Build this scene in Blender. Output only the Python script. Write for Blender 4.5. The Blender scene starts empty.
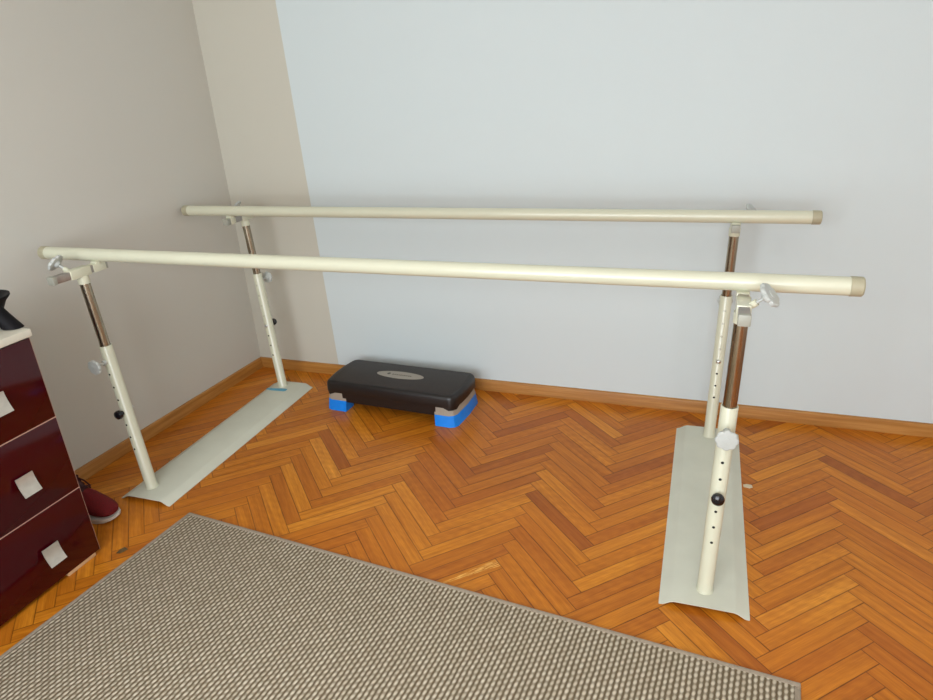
import bpy, bmesh, math, random
from mathutils import Vector, Matrix
random.seed(7)
SC = bpy.context.scene
COL = SC.collection
PI = math.pi

# ------------------------------------------------------------------ helpers
def srgb(r, g, b):
    f = lambda c: (c/255)/12.92 if c/255 <= .04045 else (((c/255)+.055)/1.055)**2.4
    return (f(r), f(g), f(b), 1)

class NT:
    """small node-tree helper"""
    def __init__(s, name):
        s.m = bpy.data.materials.new(name); s.m.use_nodes = True
        s.t = s.m.node_tree; s.t.nodes.clear()
        s.out = s.t.nodes.new('ShaderNodeOutputMaterial')
        s.b = s.t.nodes.new('ShaderNodeBsdfPrincipled')
        s.t.links.new(s.b.outputs[0], s.out.inputs[0])
    def n(s, typ, **kw):
        nd = s.t.nodes.new(typ)
        for k, v in kw.items(): setattr(nd, k, v)
        return nd
    def l(s, a, b): s.t.links.new(a, b)
    def set(s, inp, v):
        if hasattr(v, 'default_value') or hasattr(v, 'links'): s.l(v, inp)
        else: inp.default_value = v
    def math(s, op, a, b=0.0, c=0.0, clamp=False):
        nd = s.n('ShaderNodeMath', operation=op); nd.use_clamp = clamp
        for i, v in enumerate((a, b, c)):
            if isinstance(v, (int, float)): nd.inputs[i].default_value = v
            else: s.l(v, nd.inputs[i])
        return nd.outputs[0]
    def mix(s, fac, a, b, blend='MIX'):
        nd = s.n('ShaderNodeMix', data_type='RGBA', blend_type=blend)
        for i, v in ((0, fac), (6, a), (7, b)):
            if isinstance(v, (int, float, tuple)): nd.inputs[i].default_value = v
            else: s.l(v, nd.inputs[i])
        return nd.outputs[2]
    def noise(s, vec, scale, detail=2, rough=.5):
        nd = s.n('ShaderNodeTexNoise'); nd.inputs['Scale'].default_value = scale
        nd.inputs['Detail'].default_value = detail; nd.inputs['Roughness'].default_value = rough
        if vec is not None: s.l(vec, nd.inputs['Vector'])
        return nd.outputs['Fac']
    def ramp(s, fac, stops):
        nd = s.n('ShaderNodeValToRGB'); e = nd.color_ramp.elements
        while len(e) > 1: e.remove(e[-1])
        e[0].position = stops[0][0]; e[0].color = stops[0][1]
        for p, c in stops[1:]:
            x = e.new(p); x.color = c
        s.l(fac, nd.inputs[0]); return nd.outputs[0]
    def bump(s, h, strength=.2, dist=.001):
        nd = s.n('ShaderNodeBump'); nd.inputs['Strength'].default_value = strength
        nd.inputs['Distance'].default_value = dist
        s.l(h, nd.inputs['Height']); s.l(nd.outputs[0], s.b.inputs['Normal']); return nd

def coord(n, kind='Object'):
    return n.n('ShaderNodeTexCoord').outputs[kind]

def simple(name, col, rough=.5, metal=0, var=.06, scale=30, bump=0.0, bscale=400, coat=0, spec=.5):
    n = NT(name); c = coord(n)
    f = n.noise(c, scale, 3)
    dark = tuple(x*(1-var) for x in col[:3])+(1,); lite = tuple(min(1, x*(1+var)) for x in col[:3])+(1,)
    n.l(n.ramp(f, [(.3, dark), (.7, lite)]), n.b.inputs['Base Color'])
    n.b.inputs['Roughness'].default_value = rough; n.b.inputs['Metallic'].default_value = metal
    n.b.inputs['Coat Weight'].default_value = coat; n.b.inputs['Coat Roughness'].default_value = .08
    n.b.inputs['Specular IOR Level'].default_value = spec
    if bump: n.bump(n.noise(c, bscale, 2), bump, .0006)
    return n.m

def finish(name, bm, mat, parent=None, angle=35, smooth=True):
    bmesh.ops.recalc_face_normals(bm, faces=bm.faces[:])
    me = bpy.data.meshes.new(name); bm.to_mesh(me); bm.free()
    if smooth:
        me.shade_smooth(); me.set_sharp_from_angle(angle=math.radians(angle))
    o = bpy.data.objects.new(name, me); COL.objects.link(o)
    if isinstance(mat, (list, tuple)):
        for m in mat: me.materials.append(m)
    elif mat: me.materials.append(mat)
    if parent: o.parent = parent
    return o

def thing(name, label, cat, loc=(0, 0, 0), rz=0, group=None):
    o = bpy.data.objects.new(name, None); COL.objects.link(o)
    o.empty_display_size = .05
    o.location = loc; o.rotation_euler = (0, 0, rz); o['label'] = label; o['category'] = cat
    if group: o['group'] = group
    return o
def tag(o, label, cat, group=None):
    o['label'] = label; o['category'] = cat
    if group: o['group'] = group
    return o
def struct(name, bm, mat, **kw):
    o = finish(name, bm, mat, **kw); o['kind'] = 'structure'; return o

def box(bm, x0, x1, y0, y1, z0, z1, bev=0, seg=2, mat=None, M=None):
    r = bmesh.ops.create_cube(bm, size=1)
    vs = r['verts']
    for v in vs:
        v.co = Vector(((x0+x1)/2+v.co.x*(x1-x0), (y0+y1)/2+v.co.y*(y1-y0), (z0+z1)/2+v.co.z*(z1-z0)))
        if M: v.co = M @ v.co
    fs = set(f for v in vs for f in v.link_faces)
    if bev:
        es = list(set(e for v in vs for e in v.link_edges))
        rr = bmesh.ops.bevel(bm, geom=es, offset=bev, segments=seg, profile=.5, affect='EDGES')
        fs = fs | set(rr['faces'])
    if mat is not None:
        for f in fs:
            if f.is_valid: f.material_index = mat
    return vs

def frame_of(d):
    d = d.normalized(); a = Vector((0, 0, 1)) if abs(d.z) < .9 else Vector((1, 0, 0))
    u = a.cross(d).normalized(); return u, d.cross(u)

def tube(bm, p0, p1, prof, n=32, cap0=True, cap1=True):
    """lathe along p0->p1; prof: list of (t along in metres from p0, radius)"""
    p0, p1 = Vector(p0), Vector(p1); d = (p1-p0).normalized(); u, v = frame_of(d)
    rings = []
    for t, r in prof:
        rings.append([bm.verts.new(p0+d*t+(u*math.cos(2*PI*k/n)+v*math.sin(2*PI*k/n))*r) for k in range(n)])
    for a, b in zip(rings, rings[1:]):
        for k in range(n): bm.faces.new((a[k], a[(k+1) % n], b[(k+1) % n], b[k]))
    if cap0: bm.faces.new(rings[0][::-1])
    if cap1: bm.faces.new(rings[-1])
    return rings

def cyl(bm, p0, p1, r, n=32, bev=.001):
    L = (Vector(p1)-Vector(p0)).length
    return tube(bm, p0, p1, [(0, r-bev), (bev, r), (L-bev, r), (L, r-bev)], n)

def prism(bm, pts, z0, z1, M=None):
    """vertical prism from plan outline"""
    a = [bm.verts.new(Vector((x, y, z0))) for x, y in pts]
    b = [bm.verts.new(Vector((x, y, z1))) for x, y in pts]
    n = len(pts)
    fs = [bm.faces.new(a[::-1]), bm.faces.new(b)]
    for k in range(n): fs.append(bm.faces.new((a[k], a[(k+1) % n], b[(k+1) % n], b[k])))
    if M:
        for v in a+b: v.co = M @ v.co
    return a, b, fs

# ------------------------------------------------------------------ materials
def mat_parquet():
    n = NT('oak_parquet')
    uv = n.n('ShaderNodeUVMap'); uv.uv_map = 'plank'
    rn = n.n('ShaderNodeUVMap'); rn.uv_map = 'chance'
    s = n.n('ShaderNodeSeparateXYZ'); n.l(uv.outputs[0], s.inputs[0])
    r = n.n('ShaderNodeSeparateXYZ'); n.l(rn.outputs[0], r.inputs[0])
    u, v = s.outputs[0], s.outputs[1]; r1, r2 = r.outputs[0], r.outputs[1]
    # grain coordinate: long stretch along the plank, shifted per plank
    cmb = n.n('ShaderNodeCombineXYZ')
    n.l(n.math('MULTIPLY_ADD', u, 3.0, n.math('MULTIPLY', r1, 40)), cmb.inputs[0])
    n.l(n.math('MULTIPLY_ADD', v, 55.0, n.math('MULTIPLY', r2, 70)), cmb.inputs[1])
    g1 = n.noise(cmb.outputs[0], 1.0, 6, .62)
    cm2 = n.n('ShaderNodeCombineXYZ')
    n.l(n.math('MULTIPLY_ADD', u, 14.0, n.math('MULTIPLY', r2, 30)), cm2.inputs[0])
    n.l(n.math('MULTIPLY_ADD', v, 500.0, n.math('MULTIPLY', r1, 90)), cm2.inputs[1])
    g2 = n.noise(cm2.outputs[0], 1.0, 3, .6)
    # cathedral figure on some planks
    wv = n.n('ShaderNodeTexWave'); wv.wave_type = 'RINGS'; wv.rings_direction = 'Z'
    wv.inputs['Scale'].default_value = 1.5; wv.inputs['Distortion'].default_value = 5; wv.inputs['Detail'].default_value = 3
    cm3 = n.n('ShaderNodeCombineXYZ')
    n.l(n.math('MULTIPLY_ADD', u, 4.0, n.math('MULTIPLY', r2, 9)), cm3.inputs[0])
    n.l(n.math('MULTIPLY_ADD', n.math('SUBTRACT', v, .029), 30.0, r1), cm3.inputs[1])
    n.l(cm3.outputs[0], wv.inputs['Vector'])
    base = n.ramp(r1, [(0, srgb(142, 74, 20)), (.18, srgb(168, 93, 22)), (.5, srgb(186, 110, 25)), (.8, srgb(199, 124, 32)), (1, srgb(210, 138, 46))])
    c = n.mix(n.math('MULTIPLY', n.math('SUBTRACT', g1, .5), 1.6, clamp=False), base, base)
    shade = n.math('MULTIPLY_ADD', n.math('SUBTRACT', g1, .5), 1.45, 1.0)
    shade = n.math('MULTIPLY', shade, n.math('MULTIPLY_ADD', n.math('SUBTRACT', g2, .5), .8, 1.0))
    shade = n.math('MULTIPLY', shade, n.math('MULTIPLY_ADD', n.math('SUBTRACT', wv.outputs['Fac'], .5), n.math('MULTIPLY', r2, .13), 1.0))
    cs = n.n('ShaderNodeCombineXYZ')
    for i in range(3): n.l(n.math('POWER', shade, (.8, 1.1, 1.5)[i]), cs.inputs[i])
    c = n.mix(1.0, base, cs.outputs[0], 'MULTIPLY')
    # large scale wear
    wear = n.noise(coord(n), 1.7, 3)
    c = n.mix(n.math('MULTIPLY', n.math('SUBTRACT', wear, .45, clamp=True), 1.2), c, srgb(188, 98, 22))
    # joints
    W, L = .0575, .402
    dv = n.math('MINIMUM', v, n.math('SUBTRACT', W, v)); du = n.math('MINIMUM', u, n.math('SUBTRACT', L, u))
    d = n.math('MINIMUM', dv, du)
    ew = n.math('MULTIPLY_ADD', n.noise(coord(n), 14, 2), .0034, .0008)
    j = n.math('DIVIDE', d, ew, clamp=True)
    j2 = n.math('MULTIPLY_ADD', j, .82, .18)
    c = n.mix(j2, srgb(58, 25, 8), c)
    # split board with pale torn fibres
    sx = n.n('ShaderNodeSeparateXYZ'); n.l(coord(n), sx.inputs[0])
    X = n.math('SUBTRACT', sx.outputs[0], 1.793); Y = n.math('ADD', sx.outputs[1], 1.471)
    pp = n.math('MULTIPLY', n.math('ADD', X, Y), .7071); qq = n.math('MULTIPLY', n.math('SUBTRACT', Y, X), .7071)
    cq = n.n('ShaderNodeCombineXYZ'); n.l(n.math('MULTIPLY', pp, 18), cq.inputs[0]); n.l(n.math('MULTIPLY', qq, 260), cq.inputs[1])
    fb = n.noise(cq.outputs[0], 1, 3, .6)
    inside = n.math('MULTIPLY', n.math('GREATER_THAN', pp, .01), n.math('LESS_THAN', pp, .222))
    wq = n.math('MULTIPLY_ADD', pp, .07, .003)
    inside = n.math('MULTIPLY', inside, n.math('LESS_THAN', n.math('ABSOLUTE', n.math('ADD', qq, .006)), wq))
    c = n.mix(n.math('MULTIPLY', inside, n.math('MULTIPLY', n.math('SUBTRACT', fb, .46, clamp=True), 7, clamp=True)), c, srgb(232, 178, 92))
    slab = n.math('LESS_THAN', r1, -.5)
    c = n.mix(slab, c, srgb(40, 18, 8))
    n.l(c, n.b.inputs['Base Color'])
    n.l(n.math('MULTIPLY_ADD', g1, .14, .24), n.b.inputs['Roughness'])
    n.b.inputs['Specular IOR Level'].default_value = .3
    h = n.math('MULTIPLY_ADD', j, 1.0, n.math('MULTIPLY', g2, .12))
    n.bump(h, .35, .0006)
    return n.m

def mat_baseboard():
    n = NT('oak_baseboard'); c = coord(n)
    mp = n.n('ShaderNodeMapping'); n.l(c, mp.inputs[0]); mp.inputs['Scale'].default_value = (2.5, 2.5, 55)
    f = n.noise(mp.outputs[0], 1, 5, .6)
    n.l(n.ramp(f, [(.25, srgb(142, 92, 34)), (.5, srgb(168, 114, 50)), (.75, srgb(190, 138, 74))]), n.b.inputs['Base Color'])
    n.b.inputs['Roughness'].default_value = .38
    n.bump(f, .15, .0005)
    return n.m

def mat_wall(name, base, stripe=None):
    n = NT(name); c = coord(n)
    f = n.noise(c, 1.3, 3); a = tuple(x*.985 for x in base[:3])+(1,)
    col = n.mix(f, a, base)
    if stripe:
        s = n.n('ShaderNodeSeparateXYZ'); n.l(c, s.inputs[0])
        e = n.math('MULTIPLY_ADD', s.outputs[2], -.031, .5565)
        e = n.math('MULTIPLY_ADD', n.math('SUBTRACT', n.noise(c, 40, 2), .5), .0025, e)
        m = n.math('LESS_THAN', s.outputs[0], e)
        col = n.mix(m, col, stripe)
    n.l(col, n.b.inputs['Base Color']); n.b.inputs['Roughness'].default_value = .85
    n.b.inputs['Specular IOR Level'].default_value = .25
    h = n.math('ADD', n.noise(c, 160, 3), n.math('MULTIPLY', n.noise(c, 9, 3), 1.5))
    n.bump(h, .12, .002)
    return n.m

def mat_rug():
    n = NT('flatweave_rug'); c = coord(n)
    s = n.n('ShaderNodeSeparateXYZ'); n.l(c, s.inputs[0])
    wob = n.math('MULTIPLY', n.math('SUBTRACT', n.noise(c, 22, 2), .5), .4)
    X = n.math('ADD', n.math('DIVIDE', s.outputs[0], .0153), wob)
    colid = n.math('FLOOR', X)
    fx = n.math('SUBTRACT', n.math('FRACT', X), .5)
    half = n.math('MULTIPLY', n.math('MODULO', n.math('ABSOLUTE', colid), 2), .5)
    Y = n.math('ADD', n.math('DIVIDE', s.outputs[1], .0215), half)
    Y = n.math('ADD', Y, n.math('MULTIPLY', n.math('SUBTRACT', n.noise(c, 35, 2), .5), .3))
    rowid = n.math('FLOOR', Y)
    fy = n.math('SUBTRACT', n.math('FRACT', Y), .5)
    # slanted oval stitch
    fx2 = n.math('MULTIPLY_ADD', fy, -.12, fx)
    d = n.math('SQRT', n.math('ADD', n.math('POWER', n.math('DIVIDE', fx2, .36), 2), n.math('POWER', n.math('DIVIDE', fy, .47), 2)))
    h = n.math('SQRT', n.math('MAXIMUM', n.math('SUBTRACT', 1.0, n.math('MULTIPLY', d, d)), 0.0))
    ridge = n.math('MULTIPLY', n.math('MAXIMUM', n.math('SUBTRACT', 1.0, n.math('MULTIPLY', n.math('ABSOLUTE', fx), 2.4)), 0.0), .55)
    h = n.math('MAXIMUM', n.math('MULTIPLY', h, 1.0), ridge)
    idv = n.n('ShaderNodeCombineXYZ'); n.l(colid, idv.inputs[0]); n.l(rowid, idv.inputs[1])
    wn = n.n('ShaderNodeTexWhiteNoise'); n.l(idv.outputs[0], wn.inputs[0])
    lite = n.mix(wn.outputs['Value'], srgb(204, 192, 170), srgb(226, 215, 194))
    fib = n.noise(c, 700, 2)
    dark = n.mix(fib, srgb(96, 82, 62), srgb(130, 115, 92))
    col = n.mix(n.math('MULTIPLY', h, 1.0, clamp=True), dark, lite)
    n.l(col, n.b.inputs['Base Color']); n.b.inputs['Roughness'].default_value = .95
    n.b.inputs['Specular IOR Level'].default_value = .1
    n.bump(n.math('MULTIPLY_ADD', fib, .15, h), .8, .003)
    return n.m

def mat_holes_metal():
    n = NT('bronze_tinted_chrome'); c = coord(n)
    mp = n.n('ShaderNodeMapping'); n.l(c, mp.inputs[0]); mp.inputs['Scale'].default_value = (60, 60, 4)
    f = n.noise(mp.outputs[0], 1, 3)
    n.l(n.ramp(f, [(.3, (.29, .235, .165, 1)), (.7, (.43, .37, .28, 1))]), n.b.inputs['Base Color'])
    n.b.inputs['Metallic'].default_value = 1
    n.l(n.math('MULTIPLY_ADD', f, .12, .20), n.b.inputs['Roughness'])
    return n.m

M_FLOOR = mat_parquet(); M_BASE = mat_baseboard(); M_RUG = mat_rug()
M_WB = mat_wall('blue_white_and_beige_paint', srgb(205, 215, 216), srgb(196, 193, 180))
M_WL = mat_wall('grey_beige_paint', srgb(201, 199, 190))
M_WHITE = mat_wall('white_paint', srgb(225, 224, 220))
M_CREAM = simple('cream_powder_coat', srgb(206, 206, 183), .28, var=.02, scale=6, coat=.25)
M_PLATE = simple('worn_grey_cream_enamel', srgb(203, 204, 188), .42, var=.035, scale=9, bump=.1, bscale=60)
M_CHROME = mat_holes_metal()
M_GREYCAP = simple('grey_beige_plastic_cap', srgb(170, 164, 138), .45, var=.04)
M_GREYP = simple('grey_plastic_cap', srgb(158, 158, 146), .42, var=.04)
M_KNOB = simple('pale_grey_knob_plastic', srgb(186, 190, 186), .4, var=.05)
M_SLIDE = simple('zinc_square_tube', (.42, .38, .35, 1), .38, metal=.85, var=.12, scale=40)
M_STEEL = simple('steel', (.6, .6, .58, 1), .3, metal=1, var=.1)
M_BLACK = simple('black_plastic', srgb(20, 18, 22), .22, var=.1)
M_HOLE = simple('dark_hole', srgb(24, 22, 20), .8, var=.1)
M_HOLEG = simple('grey_bush', srgb(112, 106, 92), .6, var=.1)
M_DECK = simple('black_textured_rubber', srgb(46, 38, 34), .55, var=.1, scale=60, bump=.5, bscale=900)
M_DECKS = simple('black_moulded_plastic', srgb(26, 21, 20), .4, var=.06)
M_RISER = simple('taupe_plastic', srgb(158, 148, 134), .5, var=.05)
M_BLUE = simple('blue_plastic', srgb(6, 132, 236), .42, var=.05)
M_BADGE = simple('silver_badge', srgb(160, 150, 136), .4, metal=.25, var=.03)
M_BADGED = simple('badge_print', srgb(84, 76, 68), .5)
M_MAROON = simple('glossy_maroon_lacquer', srgb(62, 1, 10), .12, var=.03, scale=3, coat=0, spec=.4)
M_CARC = simple('carcass_maroon', srgb(66, 4, 14), .35, var=.03)
M_EDGE = simple('pale_edge_band', srgb(206, 164, 146), .5, var=.03)
M_FOOT = simple('pale_wood_foot', srgb(200, 164, 122), .5)
M_MATT = simple('matt_black', srgb(12, 10, 14), .6, var=.1, spec=.2)
M_TOP = simple('cream_worktop', srgb(228, 224, 208), .35, var=.02)
M_HANDLE = simple('brushed_nickel', (.62, .59, .53, 1), .36, metal=.7, var=.06, scale=50)
M_TAPE = simple('blue_masking_tape', srgb(92, 160, 186), .6, var=.15, scale=80)
M_SHOE = simple('dark_red_mesh_fabric', srgb(104, 0, 8), .85, var=.3, scale=220, bump=.8, bscale=700)
M_SHOED = simple('black_red_trim', srgb(52, 10, 16), .7, var=.2)
M_SOLE = simple('white_foam_sole', srgb(214, 208, 198), .6, var=.05)
M_LACE = simple('dark_lace', srgb(60, 8, 18), .8, var=.2)
M_LEAF = simple('dry_leaf', srgb(84, 62, 26), .7, var=.4, scale=90)
M_GRIT = simple('pale_plastic_scrap', srgb(206, 190, 160), .5)
M_BIND = simple('grey_rug_binding', srgb(158, 144, 126), .9, var=.15, scale=150, bump=.6, bscale=500)
M_GLASS = NT('window_glass'); M_GLASS.b.inputs['Transmission Weight'].default_value = 1
M_GLASS.b.inputs['Roughness'].default_value = 0; M_GLASS.b.inputs['IOR'].default_value = 1.01
M_GLASS = M_GLASS.m

# ------------------------------------------------------------------ room
RX, RY, RZ = 4.7, -4.8, 2.75
# the left wall is a hair out of square (0.0273 m per m)
SK = .0273
def floor():
    bm = bmesh.new(); uv = bm.loops.layers.uv.new('plank'); rn = bm.loops.layers.uv.new('chance')
    W, L = .0575, .402; Ox, Oy = 2.831, -1.462; q = 1/math.sqrt(2)
    def plank(a0, b0, la, lb):
        pts = [(a0, b0), (a0+la, b0), (a0+la, b0+lb), (a0, b0+lb)]
        w = [(Ox+(a-b)*q, Oy+(a+b)*q) for a, b in pts]
        if all(x < -.25 for x, y in w) or all(x > RX+.05 for x, y in w) or all(y > .02 for x, y in w) or all(y < RY-.02 for x, y in w): return
        dz = [random.uniform(-.00025, .00025) for _ in range(2)]
        vs = [bm.verts.new((x, y, -.0002+dz[i//2])) for i, (x, y) in enumerate(w)]
        f = bm.faces.new(vs); r1 = min(1, max(.08, random.gauss(.5, .2))); r2 = random.random()
        uvs = [(0, 0), (la, 0), (la, lb), (0, lb)] if la > lb else [(0, 0), (0, lb and la), (lb, la), (lb, 0)]
        if la < lb: uvs = [(0, 0), (0, la), (lb, la), (lb, 0)]
        for lp, t in zip(f.loops, uvs): lp[uv].uv = t; lp[rn].uv = (r1, r2)
    for k in range(-8, 9):
        for j in range(-75, 75):
            a0, b0 = j*W+k*L, j*W-k*L
            plank(a0, b0, L, W)
            plank(a0+L, b0+W-L, W, L)
    # trim at the walls
    for co, no in (((RX+.02, 0, 0), (1, 0, 0)), ((0, .01, 0), (0, 1, 0)), ((0, RY-.01, 0), (0, -1, 0)), ((-.005, 0, 0), (-1, SK, 0))):
        bmesh.ops.bisect_plane(bm, geom=bm.verts[:]+bm.edges[:]+bm.faces[:], plane_co=co, plane_no=no, clear_outer=True)
    vs = box(bm, -.2, RX+.1, RY-.1, .1, -.1, -.0012)
    for f in set(f for v in vs for f in v.link_faces):
        for lp in f.loops: lp[rn].uv = (-1, 0); lp[uv].uv = (.2, .02)
    me = bpy.data.meshes.new('floor'); bm.to_mesh(me); bm.free(); me.materials.append(M_FLOOR)
    o = bpy.data.objects.new('floor', me); COL.objects.link(o); o['kind'] = 'structure'
floor()

bm = bmesh.new(); box(bm, -.25, RX+.12, 0, .12, 0, RZ); struct('wall_back', bm, M_WB, smooth=False)
bm = bmesh.new()
prism(bm, [(0, 0), (SK*RY, RY), (SK*RY-.12, RY), (-.12, 0)], 0, RZ); struct('wall_left', bm, M_WL, smooth=False)
bm = bmesh.new(); box(bm, RX, RX+.12, RY, 0, 0, RZ); struct('wall_right', bm, M_WHITE, smooth=False)
bm = bmesh.new(); box(bm, -.3, RX+.12, RY-.12, .12, RZ, RZ+.1); struct('ceiling', bm, M_WHITE, smooth=False)
# wall behind the camera with a wide window
WX0, WX1, WZ0, WZ1 = .6, 3.3, .7, 2.5
bm = bmesh.new()
box(bm, -.3, WX0, RY-.12, RY, 0, RZ); box(bm, WX1, RX+.12, RY-.12, RY, 0, RZ)
box(bm, WX0, WX1, RY-.12, RY, 0, WZ0); box(bm, WX0, WX1, RY-.12, RY, WZ1, RZ)
struct('wall_front', bm, M_WHITE, smooth=False)
bm = bmesh.new()
for x in (WX0+.03, (WX0+WX1)/2, WX1-.03): box(bm, x-.03, x+.03, RY-.09, RY-.03, WZ0, WZ1, .004)
for z in (WZ0+.03, WZ1-.03): box(bm, WX0+.06, WX1-.06, RY-.088, RY-.032, z-.03, z+.03, .004)
struct('window_1', bm, M_WHITE)
bm = bmesh.new(); box(bm, WX0-.05, WX1+.05, RY-.02, RY+.14, WZ0-.035, WZ0-.002, .006)
struct('trim_1', bm, M_WHITE)

# baseboards: bevelled oak profile with rounded top and quarter bead
def baseboard(name, p0, p1, inward):
    p0, p1, w = Vector(p0), Vector(p1), Vector(inward)
    prof = [(0, 0), (.018, 0), (.018, .010), (.0165, .016), (.015, .052), (.013, .058), (.008, .0615), (0, .0615)]
    bm = bmesh.new()
    A = [bm.verts.new(p0+w*a+Vector((0, 0, z))) for a, z in prof]; B = [bm.verts.new(p1+w*a+Vector((0, 0, z))) for a, z in prof]
    n = len(prof)
    for k in range(n): bm.faces.new((A[k], A[(k+1) % n], B[(k+1) % n], B[k]))
    bm.faces.new(A[::-1]); bm.faces.new(B)
    struct(name, bm, M_BASE)
baseboard('baseboard_back', (0, 0, 0), (RX, 0, 0), (0, -1, 0))
baseboard('baseboard_left', (-.0005, -.018, 0), (SK*RY, RY, 0), (1, -SK, 0))

# ------------------------------------------------------------------ parallel bars
pb = thing('parallel_bars', 'long cream steel parallel bars with two handrails on four posts over the parquet', 'parallel bars', (1.5, -.78, 0))
def P(*a): return Vector(a)
ORG = Vector((1.5, -.78, 0))
def part(name, bm, mat, parent=pb, **kw):
    """mesh authored in world space; parts sit under the empty at ORG"""
    for v in bm.verts: v.co -= ORG
    return finish(name, bm, mat, parent, **kw)

def star_knob(bm, base, d, r=.03, lobes=8, th=.013):
    """scalloped hand knob with hub, facing along d from base"""
    d = d.normalized(); u, v = frame_of(d); n = lobes*12
    tube(bm, base, base+d*.012, [(0, .010), (.003, .013), (.012, .016)], 24)
    rings = []
    for t, s in ((.010, .80), (.0125, .97), (.016, 1), (.010+th-.003, 1), (.010+th, .9), (.010+th+.001, .45)):
        ring = []
        for k in range(n):
            a = 2*PI*k/n; rr = r*s*(.89+.13*abs(math.cos(lobes*a/2))**.7)
            ring.append(bm.verts.new(base+d*t+(u*math.cos(a)+v*math.sin(a))*rr))
        rings.append(ring)
    for a, b in zip(rings, rings[1:]):
        for k in range(n): bm.faces.new((a[k], a[(k+1) % n], b[(k+1) % n], b[k]))
    bm.faces.new(rings[0][::-1]); bm.faces.new(rings[-1])
    tube(bm, base+d*(.0105+th), base+d*(.0125+th), [(0, .011), (.0015, .011), (.002, .009)], 20)

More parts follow.
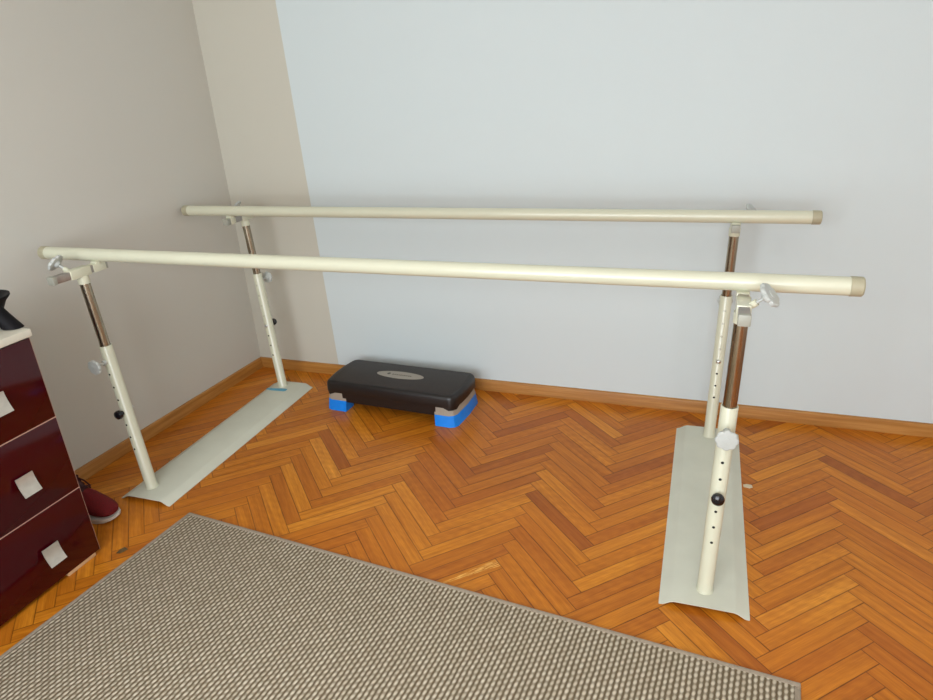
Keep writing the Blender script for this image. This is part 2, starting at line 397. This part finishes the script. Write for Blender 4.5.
ZP = .022      # top of the base plate
def frame(side):
    L = side == 'left'
    # base plate: folded sheet, flat crown with flared flanges
    if L:
        cx, cy, rz, hl = .3795, -.79, .0249, .583; w = .130; ox = -.039
        lean = -.0535; out = -1
    else:
        cx, cy, rz, hl = 2.6345, -.777, .014, .583; w = .136; ox = 0
        lean = .025; out = 1
    M = Matrix.Translation((cx, cy, 0)) @ Matrix.Rotation(rz, 4, 'Z')
    prof = [(-w, .0015), (-w+.012, .005), (-w+.034, .0185), (-w+.046, ZP), (0, ZP+.0008), (w-.046, ZP), (w-.034, .0185), (w-.012, .005), (w, .0015)]
    bm = bmesh.new(); T = .003
    ys = [-hl, -hl+.004] + [-hl+.004+(2*hl-.008)*k/6 for k in range(1, 6)] + [hl-.004, hl]
    def ring(y, k):
        s = .985 if k in (0, len(ys)-1) else 1
        up = [bm.verts.new(M @ Vector((x*s, y, z))) for x, z in prof]
        dn = [bm.verts.new(M @ Vector((x*s, y, max(0.0003, z-T)))) for x, z in prof]
        return up, dn
    R = [ring(y, k) for k, y in enumerate(ys)]; n = len(prof)
    for (ua, da), (ub, db) in zip(R, R[1:]):
        for k in range(n-1):
            bm.faces.new((ua[k], ua[k+1], ub[k+1], ub[k])); bm.faces.new((da[k], db[k], db[k+1], da[k+1]))
        bm.faces.new((ua[0], ub[0], db[0], da[0])); bm.faces.new((ua[-1], da[-1], db[-1], ub[-1]))
    for u_, d_ in (R[0], R[-1]):
        for k in range(n-1): bm.faces.new((u_[k], d_[k], d_[k+1], u_[k+1]))
    plate = part('base_plate', bm, M_PLATE, angle=18)
    for near in (True, False):
        inw = 1 if near else -1                 # inward = towards the other rail
        if L: px, py = (.3627, -1.291) if near else (.3375, -.263)
        else: px, py = (2.6425, -1.280) if near else (2.634, -.268)
        ax = Vector((lean, 0, 1)).normalized()
        at = lambda z: Vector((px+lean*z, py, z))
        # outer tube
        bm = bmesh.new(); dz = 0 if L else .006; z0, z1 = ZP-.001, .687+dz
        ln = (at(z1)-at(z0)).length
        tube(bm, at(z0), at(z1), [(0, .0272), (.0035, .0272), (.005, .0250), (.0065, .0240), (ln-.0015, .0240), (ln, .0232), (ln, .0205), (ln-.02, .0205)], 40)
        post = part('post', bm, M_CREAM)
        # inner tube
        bm = bmesh.new(); a, b = at(.55), at(.953); tube(bm, a, b, [(0, .0192), ((b-a).length, .0192)], 36)
        part('inner_tube', bm, M_CHROME, post)
        # adjustment holes: short dark bushes seated in the tube wall on both faces
        pin_k = 3
        for sgn in (-1, 1):
            for k in range(8):
                z = .222+dz+.0577*k
                if k == pin_k: continue
                if k == 7 and sgn == -inw: continue
                c = at(z); s = Vector((0, sgn, 0))
                bm = bmesh.new()
                p0 = c+s*.0226
                if near or sgn == -inw or k < pin_k:
                    tube(bm, p0, p0+s*.002, [(0, .0044), (.0019, .0044), (.0019, .0030)], 16)
                    mt = M_HOLE
                else:
                    tube(bm, p0, p0+s*.002, [(0, .0044), (.0019, .0044), (.0010, .0030)], 16); mt = M_HOLEG
                part('adjustment_hole', bm, mt, post)
        z = .222+dz+.0577*pin_k; c = at(z)
        s = Vector((0, -inw, 0))
        bm = bmesh.new(); p = c+s*.0232
        tube(bm, p, p+s*.05, [(0, .010), (.008, .010), (.009, .014), (.012, .0175), (.020, .0195), (.028, .0175), (.033, .011), (.0345, .004)], 28)
        o = part('locking_knob', bm, M_BLACK, post); o['label'] = 'round black ball knob on the post'
        bm = bmesh.new(); p = c-s*.0232
        tube(bm, p, p-s*.02, [(0, .0095), (.004, .0095), (.006, .007), (.0105, .006), (.0115, .0035)], 20)
        part('pin_end', bm, M_STEEL, post)
        # height star knob
        zk = .622 if near else .643; c = at(zk)
        bm = bmesh.new(); p = c+s*.0232
        tube(bm, p, p+s*.05, [(0, .0105), (.012, .0105), (.012, .0050), (.045, .0050)], 20)
        star_knob(bm, p+s*.036, s, r=.031)
        o = part('height_knob', bm, M_KNOB, post); o['label'] = 'pale grey scalloped plastic knob near the top of the post'
        # ---- head: collar, sleeve, slide, saddle
        tb = {('left', True): .085, ('right', True): .104, ('left', False): .112, ('right', False): .056}[(side, near)]
        t0, m0, m1, c1 = {('left', True): (-.134, .046, .105, .114), ('right', True): (-.118, .060, .124, .133),
                          ('left', False): (-.115, .085, .122, .150), ('right', False): (-.125, .030, .078, .098)}[(side, near)]
        zc = .991; top = at(zc); X = top.x
        def Y(t): return py+inw*t
        def bx(bm, hx, ta, tb_, za, zb, bev=.002):
            y0, y1 = sorted((Y(ta), Y(tb_))); box(bm, X-hx, X+hx, y0, y1, za, zb, bev)
        bm = bmesh.new()
        a, b = at(.944), at(zc-.016); tube(bm, a, b, [(0, .0210), (.001, .0218), ((b-a).length, .0218)], 36)
        s0 = -.048 if (near and not L) else -.058; bx(bm, .0185, s0, .032, zc-.0180, zc+.0175, .0025)
        # slanted threaded boss
        dk = Vector((out*1.0, -.28, .85)).normalized(); pb0 = Vector((X+out*.017, Y(s0+.020), zc+.012))
        tube(bm, pb0, pb0+dk*.018, [(0, .0095), (.017, .0095), (.018, .0085)], 20)
        sleeve = part('bracket', bm, M_CREAM)
        bm = bmesh.new(); p = pb0+dk*.017
        tube(bm, p, p+dk*.03, [(0, .0045), (.03, .0045)], 16)
        star_knob(bm, p+dk*.020, dk, r=.035)
        o = part('clamp_knob', bm, M_KNOB, sleeve); o['label'] = 'pale grey scalloped plastic knob screwed into the bracket'
        bm = bmesh.new(); bx(bm, .0140, t0+.016, c1-.006, zc-.0140, zc+.0140)
        o = part('slide_tube', bm, M_SLIDE, sleeve)
        for ta, tb_ in ((t0, t0+.018), (c1-.010 if c1-m1 < .02 else m1+.001, c1)):
            bm = bmesh.new(); bx(bm, .0155, ta, tb_, zc-.0155, zc+.0155, .0025); part('slide_cap', bm, M_GREYP, sleeve)
        bm = bmesh.new(); bx(bm, .0170, m0, m1-.001, zc-.0165, zc+.0155, .0025)
        # saddle under the rail
        zr = rail_z(near, X)
        bx(bm, .016, max(m0+.004, tb-.022), min(m1-.004, tb+.022), zc+.0145, zr-.0215, .0015)
        part('saddle', bm, M_CREAM, sleeve)
    return plate

RAIL = {True: (P(.019, -1.206, 1.035), P(2.958, -1.187, 1.030)), False: (P(.012, -.379, 1.0425), P(2.956, -.312, 1.030))}
def rail_z(near, x):
    a, b = RAIL[near]; return a.z+(b.z-a.z)*(x-a.x)/(b.x-a.x)
pl_left = frame('left'); pl_right = frame('right')
for near in (True, False):
    a, b = RAIL[near]; d = (b-a).normalized(); Ln = (b-a).length; bm = bmesh.new()
    tube(bm, a+d*.012, b-d*.012, [(0, .0252), (Ln-.024, .0252)], 48)
    rail = part('handrail', bm, M_CREAM)
    for p, s in ((a, d), (b, -d)):
        bm = bmesh.new()
        tube(bm, p, p+s*.04, [(0, .018), (.0015, .0235), (.005, .0262), (.033, .0268), (.034, .0255)], 40)
        o = part('end_cap', bm, M_GREYCAP, rail); o['label'] = 'grey-beige plastic cap on the end of the rail'
# torn blue tape on the far end of the left plate
bm = bmesh.new()
Mt = Matrix.Translation((.333, -.316, ZP+.0016)) @ Matrix.Rotation(.10, 4, 'Z')
pts = [(-.066, -.004), (-.04, -.014), (0, -.016), (.05, -.018), (.060, -.012), (.060, .010), (.03, .013), (0, .010), (-.03, .008), (-.062, .006)]
prism(bm, pts, 0, .0012, Mt)
tp = part('blue_tape', bm, M_TAPE, pl_left); tp['label'] = 'torn strip of blue masking tape at the foot of the back left post'

# ------------------------------------------------------------------ aerobic step
st = thing('step_platform', 'black aerobic step platform on taupe and blue risers against the back wall', 'step platform', (1.0985, -.278, 0), -.047)
HX, HY, HT = .3725, .153, .167
def rrect(hx, hy, ch, n=5, bow=0):
    """rounded rectangle with slightly bowed short ends"""
    pts = []
    for sx, sy, a0 in ((1, 1, 0), (-1, 1, 90), (-1, -1, 180), (1, -1, 270)):
        cx, cy = sx*(hx-ch), sy*(hy-ch)
        for k in range(n+1):
            a = math.radians(a0+90*k/n); pts.append((cx+ch*math.cos(a), cy+ch*math.sin(a)))
        if bow:
            if sx == -1 and sy == 1:
                pts += [(-hx-bow*.75, hy*.4), (-hx-bow, 0), (-hx-bow*.75, -hy*.4)]
    if bow:
        pts += [(hx+bow*.75, -hy*.4), (hx+bow, 0), (hx+bow*.75, hy*.4)]
    return pts
bm = bmesh.new()
rings = []
for z, ins in ((.102, .0), (.110, -.001), (.147, .001), (.157, .005), (.1635, .011), (.1660, .018)):
    rings.append([bm.verts.new((x, y, z)) for x, y in rrect(HX-ins, HY-ins, .035-ins*.5, 5, .010)])
n = len(rings[0])
for a, b in zip(rings, rings[1:]):
    for k in range(n): bm.faces.new((a[k], a[(k+1) % n], b[(k+1) % n], b[k]))
bm.faces.new(rings[0][::-1]); bm.faces.new(rings[-1])
# lower skirt between the feet with curved shoulders
sk = [(-.270, .110), (-.270, .056), (-.25, .054), (.25, .054), (.270, .056), (.270, .110)]
for y0, y1 in ((-HY+.001, -HY+.012), (HY-.012, HY-.001)):
    A = [bm.verts.new((x, y0, z)) for x, z in sk]; B = [bm.verts.new((x, y1, z)) for x, z in sk]
    for k in range(6): bm.faces.new((A[k], A[(k+1) % 6], B[(k+1) % 6], B[k]))
    bm.faces.new(A[::-1]); bm.faces.new(B)
for sx in (-1, 1):  # corner drips
    for sy in (-1, 1):
        pts = [(sx*(HX-.062), sy*(HY+.0005)), (sx*(HX-.030), sy*(HY+.001)), (sx*(HX-.012), sy*(HY-.010)), (sx*(HX+.001), sy*(HY-.030)), (sx*(HX+.004), sy*(HY-.062)), (sx*(HX-.02), sy*(HY-.062)), (sx*(HX-.062), sy*(HY-.02))]
        a, b, fs = prism(bm, pts, .090, .106)
        for i in (0, 4): a[i].co.z = .103
deck = finish('deck', bm, M_DECKS, st, 40)
bm = bmesh.new()
a = [bm.verts.new((x, y, .1658)) for x, y in rrect(HX-.020, HY-.020, .026, 5, .010)]
b = [bm.verts.new((x, y, .1672)) for x, y in rrect(HX-.022, HY-.022, .025, 5, .010)]
for k in range(n): bm.faces.new((a[k], a[(k+1) % n], b[(k+1) % n], b[k]))
bm.faces.new(b); bm.faces.new(a[::-1])
finish('grip_mat', bm, M_DECK, st)
bm = bmesh.new()
EX, EY = -.004, .010
ell = [(EX+.137*math.cos(t)*(1), EY+.040*math.sin(t)) for t in [2*PI*k/56 for k in range(56)]]
prism(bm, ell, .1670, .1682); badge = finish('badge', bm, M_BADGE, st)
badge['label'] = 'silver-grey oval badge in the middle of the step'
bm = bmesh.new()
prism(bm, [(EX-.068+.010*math.cos(2*PI*k/6), EY+.004+.012*math.sin(2*PI*k/6)) for k in range(6)], .1681, .1685)
x = EX-.046
for wdt in (.010, .007, .009, .006, .009, .005, .010, .008, .009, .007):   # worn, unreadable wordmark
    box(bm, x, x+wdt, EY-.004, EY+.005, .1681, .1685); x += wdt+.0035
finish('badge_print', bm, M_BADGED, badge)
for s in (-1, 1):
    def plan(grow, w):
        hx = HX-.006+grow; hy = HY-.006+grow; c = .034
        p = [(hx-w, -hy), (hx-c, -hy), (hx-c*.35, -hy+c*.35), (hx, -hy+c), (hx+.006, 0), (hx, hy-c), (hx-c*.35, hy-c*.35), (hx-c, hy), (hx-w, hy),
             (hx-w, hy-.075), (hx-w*.62, hy-.095), (hx-w*.62, -hy+.095), (hx-w, -hy+.075)]
        p = [(s*x, y) for x, y in p]
        return p if s > 0 else p[::-1]
    bm = bmesh.new(); ew = .014 if s < 0 else 0; pA, pB, pC = plan(.014, .114+ew), plan(.007, .110+ew), plan(0, .104+ew)
    A = [bm.verts.new((x, y, .0595)) for x, y in pB]; B = [bm.verts.new((x, y, .112)) for x, y in pC]; n2 = len(pA)
    for k in range(n2): bm.faces.new((A[k], A[(k+1) % n2], B[(k+1) % n2], B[k]))
    bm.faces.new(A[::-1]); bm.faces.new(B)
    rs = finish('riser', bm, M_RISER, st, 30); rs['label'] = 'taupe plastic foot block'
    bm = bmesh.new()
    A = [bm.verts.new((x, y, .0005)) for x, y in pA]; B = [bm.verts.new((x, y, .060)) for x, y in plan(.0075, .1105+ew)]
    for k in range(n2): bm.faces.new((A[k], A[(k+1) % n2], B[(k+1) % n2], B[k]))
    bm.faces.new(A[::-1]); bm.faces.new(B)
    bb = finish('riser_base', bm, M_BLUE, rs, 30); bb['label'] = 'bright blue lower foot block'

# ------------------------------------------------------------------ chest of drawers
CX, CYB = .476, -1.678          # front plane, edge towards the bars
cd = thing('chest_of_drawers', 'glossy maroon chest of drawers with cream top and square metal handles by the left wall', 'chest of drawers', (.2, -2.2, 0))
CO = Vector((.2, -2.2, 0))
def cpart(name, bm, mat, parent=cd, **kw):
    for v in bm.verts: v.co -= CO
    return finish(name, bm, mat, parent, **kw)
Y1 = CYB-1.0
bm = bmesh.new(); box(bm, -.01, CX-.020, Y1, CYB, .016, .882, .001); cpart('carcass', bm, M_CARC)
bm = bmesh.new(); box(bm, CX-.0205, CX-.0012, CYB+.0002, CYB+.0016, .014, .882, 0)
cpart('edge_band', bm, M_EDGE)['label'] = 'thin pale edging along the side of the chest'
for z in (.2945, .5855):
    bm = bmesh.new(); box(bm, CX-.0185, CX-.0025, Y1, CYB+.0001, z-.0022, z+.0022, 0)
    cpart('edge_band', bm, M_EDGE)['label'] = 'thin pale strip between two drawers'
bm = bmesh.new(); box(bm, -.015, CX+.006, Y1-.01, CYB+.010, .886, .912, .003); cpart('worktop', bm, M_TOP)['label'] = 'cream worktop'
bm = bmesh.new()
box(bm, CX-.034, CX-.002, CYB-.14, CYB-.02, 0.0003, .0165, .001)
cpart('foot', bm, M_FOOT)
bm = bmesh.new(); box(bm, CX-.034, CX-.002, Y1+.02, Y1+.14, 0.0003, .0165, .001)
cpart('foot', bm, M_FOOT)
DY = 0
for (za, zb) in ((.016, .292), (.297, .583), (.588, .882)):
    bm = bmesh.new(); box(bm, CX-.018, CX, Y1+.001, CYB, za, zb, .0012)
    dr = cpart('drawer', bm, M_MAROON)
    hz = zb-.159 if za > .02 else .134
    for hy in (-1.853, -2.50):
        bm = bmesh.new()
        # curved square pull: thin plate bowed outwards on a short stem
        N = 6; S = .031; g = []
        for th in (0, .003):
            g.append([[bm.verts.new((CX+.008+.020*(1-j/N)-.004*(1-(2*j/N-1)**2)+th+.001, hy-S+2*S*i/N, hz-S*1.08+2*S*1.08*j/N)) for j in range(N+1)] for i in range(N+1)])
        for i in range(N):
            for j in range(N):
                for q in g: bm.faces.new((q[i][j], q[i+1][j], q[i+1][j+1], q[i][j+1]))
        for i in range(N):
            bm.faces.new((g[0][i][0], g[0][i+1][0], g[1][i+1][0], g[1][i][0])); bm.faces.new((g[0][i][N], g[0][i+1][N], g[1][i+1][N], g[1][i][N]))
            bm.faces.new((g[0][0][i], g[0][0][i+1], g[1][0][i+1], g[1][0][i])); bm.faces.new((g[0][N][i], g[0][N][i+1], g[1][N][i+1], g[1][N][i]))
        box(bm, CX-.001, CX+.0145, hy-.012, hy+.012, hz-.006, hz+.006, .001)
        cpart('handle', bm, M_HANDLE, dr)['label'] = 'square brushed metal drawer pull'

# ------------------------------------------------------------------ black splay-legged holder on the chest
hx0, hy0, hz0 = .305, -1.690, .9125
hd = thing('candle_holder', 'black holder with flared rim and splayed legs on the cream worktop', 'candle holder', (hx0, hy0, hz0))
bm = bmesh.new()
tube(bm, (0, 0, .050), (0, 0, .2), [(0, .040), (.006, .066), (.022, .074), (.032, .080), (.042, .090), (.047, .094), (.052, .094), (.052, .088), (.036, .066), (.032, .01)], 48)
finish('rim_cup', bm, M_MATT, hd)
for k in range(3):
    a = math.radians(8+120*k); d = Vector((math.cos(a), math.sin(a), 0)); t = Vector((-d.y, d.x, 0))
    bm = bmesh.new(); rings = []
    for s in [i/12 for i in range(13)]:
        r = .052+.054*s**1.15; z = .080*(1-s)+.001; w = .022+.006*s; th = .020+.018*s
        c = d*r+Vector((0, 0, z)); ring = []
        for q in range(16):
            b_ = 2*PI*q/16; ring.append(bm.verts.new(c+t*w*math.cos(b_)+d*th*math.sin(b_)))
        rings.append(ring)
    for A, B in zip(rings, rings[1:]):
        for q in range(16): bm.faces.new((A[q], A[(q+1) % 16], B[(q+1) % 16], B[q]))
    bm.faces.new(rings[0][::-1]); bm.faces.new(rings[-1]); finish('leg', bm, M_MATT, hd)

# ------------------------------------------------------------------ red sneaker behind the chest
sn = thing('sneaker', 'dark red sneaker with white sole and laces on the floor behind the chest', 'shoe', (.068, -1.530, 0), .10); sn.scale = (1, 1, 1.4)
def shoe_ring(bm, x, hw, z0, z1, off, n=20, p=2.4):
    out = []
    for k in range(n):
        a = 2*PI*k/n; ca, sa = math.cos(a), math.sin(a)
        yy = math.copysign(abs(ca)**(2/p), ca)*hw; zz = math.copysign(abs(sa)**(2/p), sa)
        zc, hh = (z0+z1)/2, (z1-z0)/2
        if zz > 0: yy *= 1-.42*zz
        out.append(bm.verts.new((x, yy+off, zc+zz*hh)))
    return out
def loft(bm, rings):
    n = len(rings[0])
    for a, b in zip(rings, rings[1:]):
        for k in range(n): bm.faces.new((a[k], a[(k+1) % n], b[(k+1) % n], b[k]))
    bm.faces.new(rings[0][::-1]); bm.faces.new(rings[-1])
bm = bmesh.new()
prof = [(.006, .020, .030, .085, 0), (.018, .031, .024, .102, 0), (.045, .036, .022, .104, 0), (.080, .036, .022, .098, 0), (.110, .038, .022, .116, .001), (.135, .042, .020, .112, .003), (.165, .046, .018, .102, .005),
        (.200, .051, .014, .088, .007), (.235, .052, .014, .071, .007), (.265, .048, .016, .056, .005), (.288, .038, .019, .044, .003), (.302, .024, .023, .036, .001)]
loft(bm, [shoe_ring(bm, *p) for p in prof]); finish('upper', bm, M_SHOE, sn, 60)
bm = bmesh.new()
outl = [(0, .018), (.012, .030), (.05, .037), (.10, .036), (.15, .040), (.20, .050), (.24, .052), (.275, .045), (.297, .030), (.306, .010)]
pts = [(x, -w+.004) for x, w in outl]+[(.307, .006)]+[(x, w+.006) for x, w in outl[::-1]]
a, b, fs = prism(bm, pts, .0005, .020)
for v in a: v.co.z += .010*max(0, (v.co.x-.23)/.08)**2; v.co.y *= .94
for v in b: v.co.z += .002*max(0, (v.co.x-.23)/.08)**2-.006*max(0, (v.co.x-.15)/.16)+.006*max(0, (.08-v.co.x)/.08)
bmesh.ops.bevel(bm, geom=[e for e in bm.edges if abs(e.verts[0].co.z-e.verts[1].co.z) < .006 and e.calc_face_angle(0) > .9], offset=.003, segments=2, affect='EDGES')
finish('sole', bm, M_SOLE, sn, 50)['label'] = 'white foam sole'
bm = bmesh.new()
rings = []
for x, z, w in ((.085, .122, .024), (.105, .132, .026), (.125, .124, .025), (.155, .112, .021), (.185, .098, .017)):
    rings.append([bm.verts.new((x+dx, y*w+.004, z+dz)) for dx, y, dz in ((0, -1, -.006), (0, -.6, .002), (0, .6, .002), (0, 1, -.006), (0, .6, -.009), (0, -.6, -.009))])
loft(bm, rings); finish('tongue', bm, M_SHOED, sn, 60)
bm = bmesh.new()
def cord(bm, pts, r=.0028, n=8):
    pts = [Vector(p) for p in pts]; rings = []
    for i, p in enumerate(pts):
        d = (pts[min(i+1, len(pts)-1)]-pts[max(i-1, 0)]).normalized(); u, v = frame_of(d)
        rings.append([bm.verts.new(p+(u*math.cos(2*PI*k/n)+v*math.sin(2*PI*k/n))*r) for k in range(n)])
    loft(bm, rings)
for i, (x, z) in enumerate(((.118, .128), (.138, .121), (.158, .111), (.178, .100))):
    s = 1 if i % 2 else -1
    cord(bm, [(x-.004*s, -.026, z-.014), (x, -.012, z-.001), (x+.002*s, .004, z+.002), (x+.004*s, .020, z-.001), (x+.004*s, .034, z-.014)])
for sy in (-1, 1):
    cord(bm, [(.118, .004, .130), (.128, .004+sy*.012, .134), (.142, .004+sy*.024, .126), (.134, .004+sy*.030, .116), (.118, .004+sy*.012, .128)], .0034)
cord(bm, [(.118, .004, .130), (.14, .02, .124), (.160, .032, .110), (.172, .044, .086)], .0030)
finish('laces', bm, M_LACE, sn, 60)
bm = bmesh.new()
cord(bm, [(.014, 0, .104), (.03, .024, .108), (.07, .029, .102), (.098, .024, .106), (.106, .004, .112), (.098, -.018, .106), (.07, -.023, .102), (.03, -.020, .108), (.014, 0, .104)], .007, 10)
finish('collar', bm, M_SHOED, sn, 60)

# ------------------------------------------------------------------ rug
rg = thing('rug', 'beige and cream flat woven rug with grey bound edges on the parquet', 'rug', (.646, -1.386, 0), -.078)
RW, RD = 2.262, 2.9
bm = bmesh.new(); box(bm, .012, RW-.012, -RD+.012, -.012, .0005, .0085, .001); finish('woven_field', bm, M_RUG, rg)
bm = bmesh.new()
for x0, x1, y0, y1 in ((0, RW, -.016, 0), (0, RW, -RD, -RD+.016), (0, .016, -RD+.016, -.016), (RW-.016, RW, -RD+.016, -.016)):
    box(bm, x0, x1, y0, y1, .0002, .0098, .003)
finish('binding', bm, M_BIND, rg)['label'] = 'grey-brown bound edge'

# ------------------------------------------------------------------ small litter
bm = bmesh.new()
vs = [(-.020, -.004, .001), (-.006, .010, .006), (.010, .012, .010), (.022, .004, .004), (.008, -.004, .001), (-.004, -.010, .0012)]
A = [bm.verts.new(v) for v in vs]; B = [bm.verts.new((x, y, z+.0012)) for x, y, z in vs]
for k in range(6): bm.faces.new((A[k], A[(k+1) % 6], B[(k+1) % 6], B[k]))
for q in (A, B):
    c = bm.verts.new(sum((v.co for v in q), Vector())/6+Vector((0, 0, -.0015)))
    for k in range(6): bm.faces.new((q[k], q[(k+1) % 6], c))
o = finish('dry_leaf', bm, M_LEAF, angle=60); o.location = (.556, -1.655, 0); o.rotation_euler = (0, 0, .6)
tag(o, 'tiny curled dry leaf scrap on the parquet between chest and rug', 'leaf')
bm = bmesh.new(); prism(bm, [(-.016, -.009), (.006, -.014), (.018, -.004), (.014, .011), (-.004, .014), (-.018, .006)], .0003, .0022)
o = finish('plastic_scrap', bm, M_GRIT); o.location = (2.792, -.610, 0); tag(o, 'small pale scrap of plastic on the floor beside the right base plate', 'scrap')

# ------------------------------------------------------------------ light
def area(name, loc, target, sx, sy, power, col):
    l = bpy.data.lights.new(name, 'AREA'); l.shape = 'RECTANGLE'; l.size = sx; l.size_y = sy; l.energy = power; l.color = col
    o = bpy.data.objects.new(name, l); COL.objects.link(o); o.location = loc
    o.rotation_euler = (Vector(target)-Vector(loc)).to_track_quat('-Z', 'Y').to_euler(); return o
area('window_daylight', ((WX0+WX1)/2, RY-.25, 1.65), ((WX0+WX1)/2, 0, 1.0), 2.8, 1.9, 165, (.90, .95, 1.0))
area('ceiling_bounce', (2.6, -3.2, 2.70), (2.6, -3.0, 0), 2.6, 2.2, 26, (1, .97, .92))
w = bpy.data.worlds.new('sky'); SC.world = w; w.use_nodes = True
bg = w.node_tree.nodes['Background']; bg.inputs[0].default_value = (.80, .88, 1, 1); bg.inputs[1].default_value = 1.0

# ------------------------------------------------------------------ camera
F = 660.5311
yaw, pitch, roll = .3705, -.3935, -.0631
cam = bpy.data.cameras.new('camera'); co = bpy.data.objects.new('camera', cam); COL.objects.link(co)
cam.sensor_fit = 'HORIZONTAL'; cam.sensor_width = 36; cam.lens = F*36/933; cam.clip_start = .05
fw = Vector((-math.sin(yaw)*math.cos(pitch), math.cos(yaw)*math.cos(pitch), math.sin(pitch)))
rt = Vector((math.cos(yaw), math.sin(yaw), 0)); up = rt.cross(fw)
r2 = math.cos(roll)*rt+math.sin(roll)*up; u2 = -math.sin(roll)*rt+math.cos(roll)*up
m = Matrix((( r2.x, u2.x, -fw.x, 2.5725), (r2.y, u2.y, -fw.y, -3.0873), (r2.z, u2.z, -fw.z, 1.6), (0, 0, 0, 1)))
co.matrix_world = m
SC.camera = co
SC.view_settings.view_transform = 'Standard'; SC.view_settings.look = 'None'
SC.view_settings.exposure = 0; SC.view_settings.gamma = 1
SC.cycles.use_denoising = True
SC.cycles.max_bounces = 8; SC.cycles.diffuse_bounces = 5
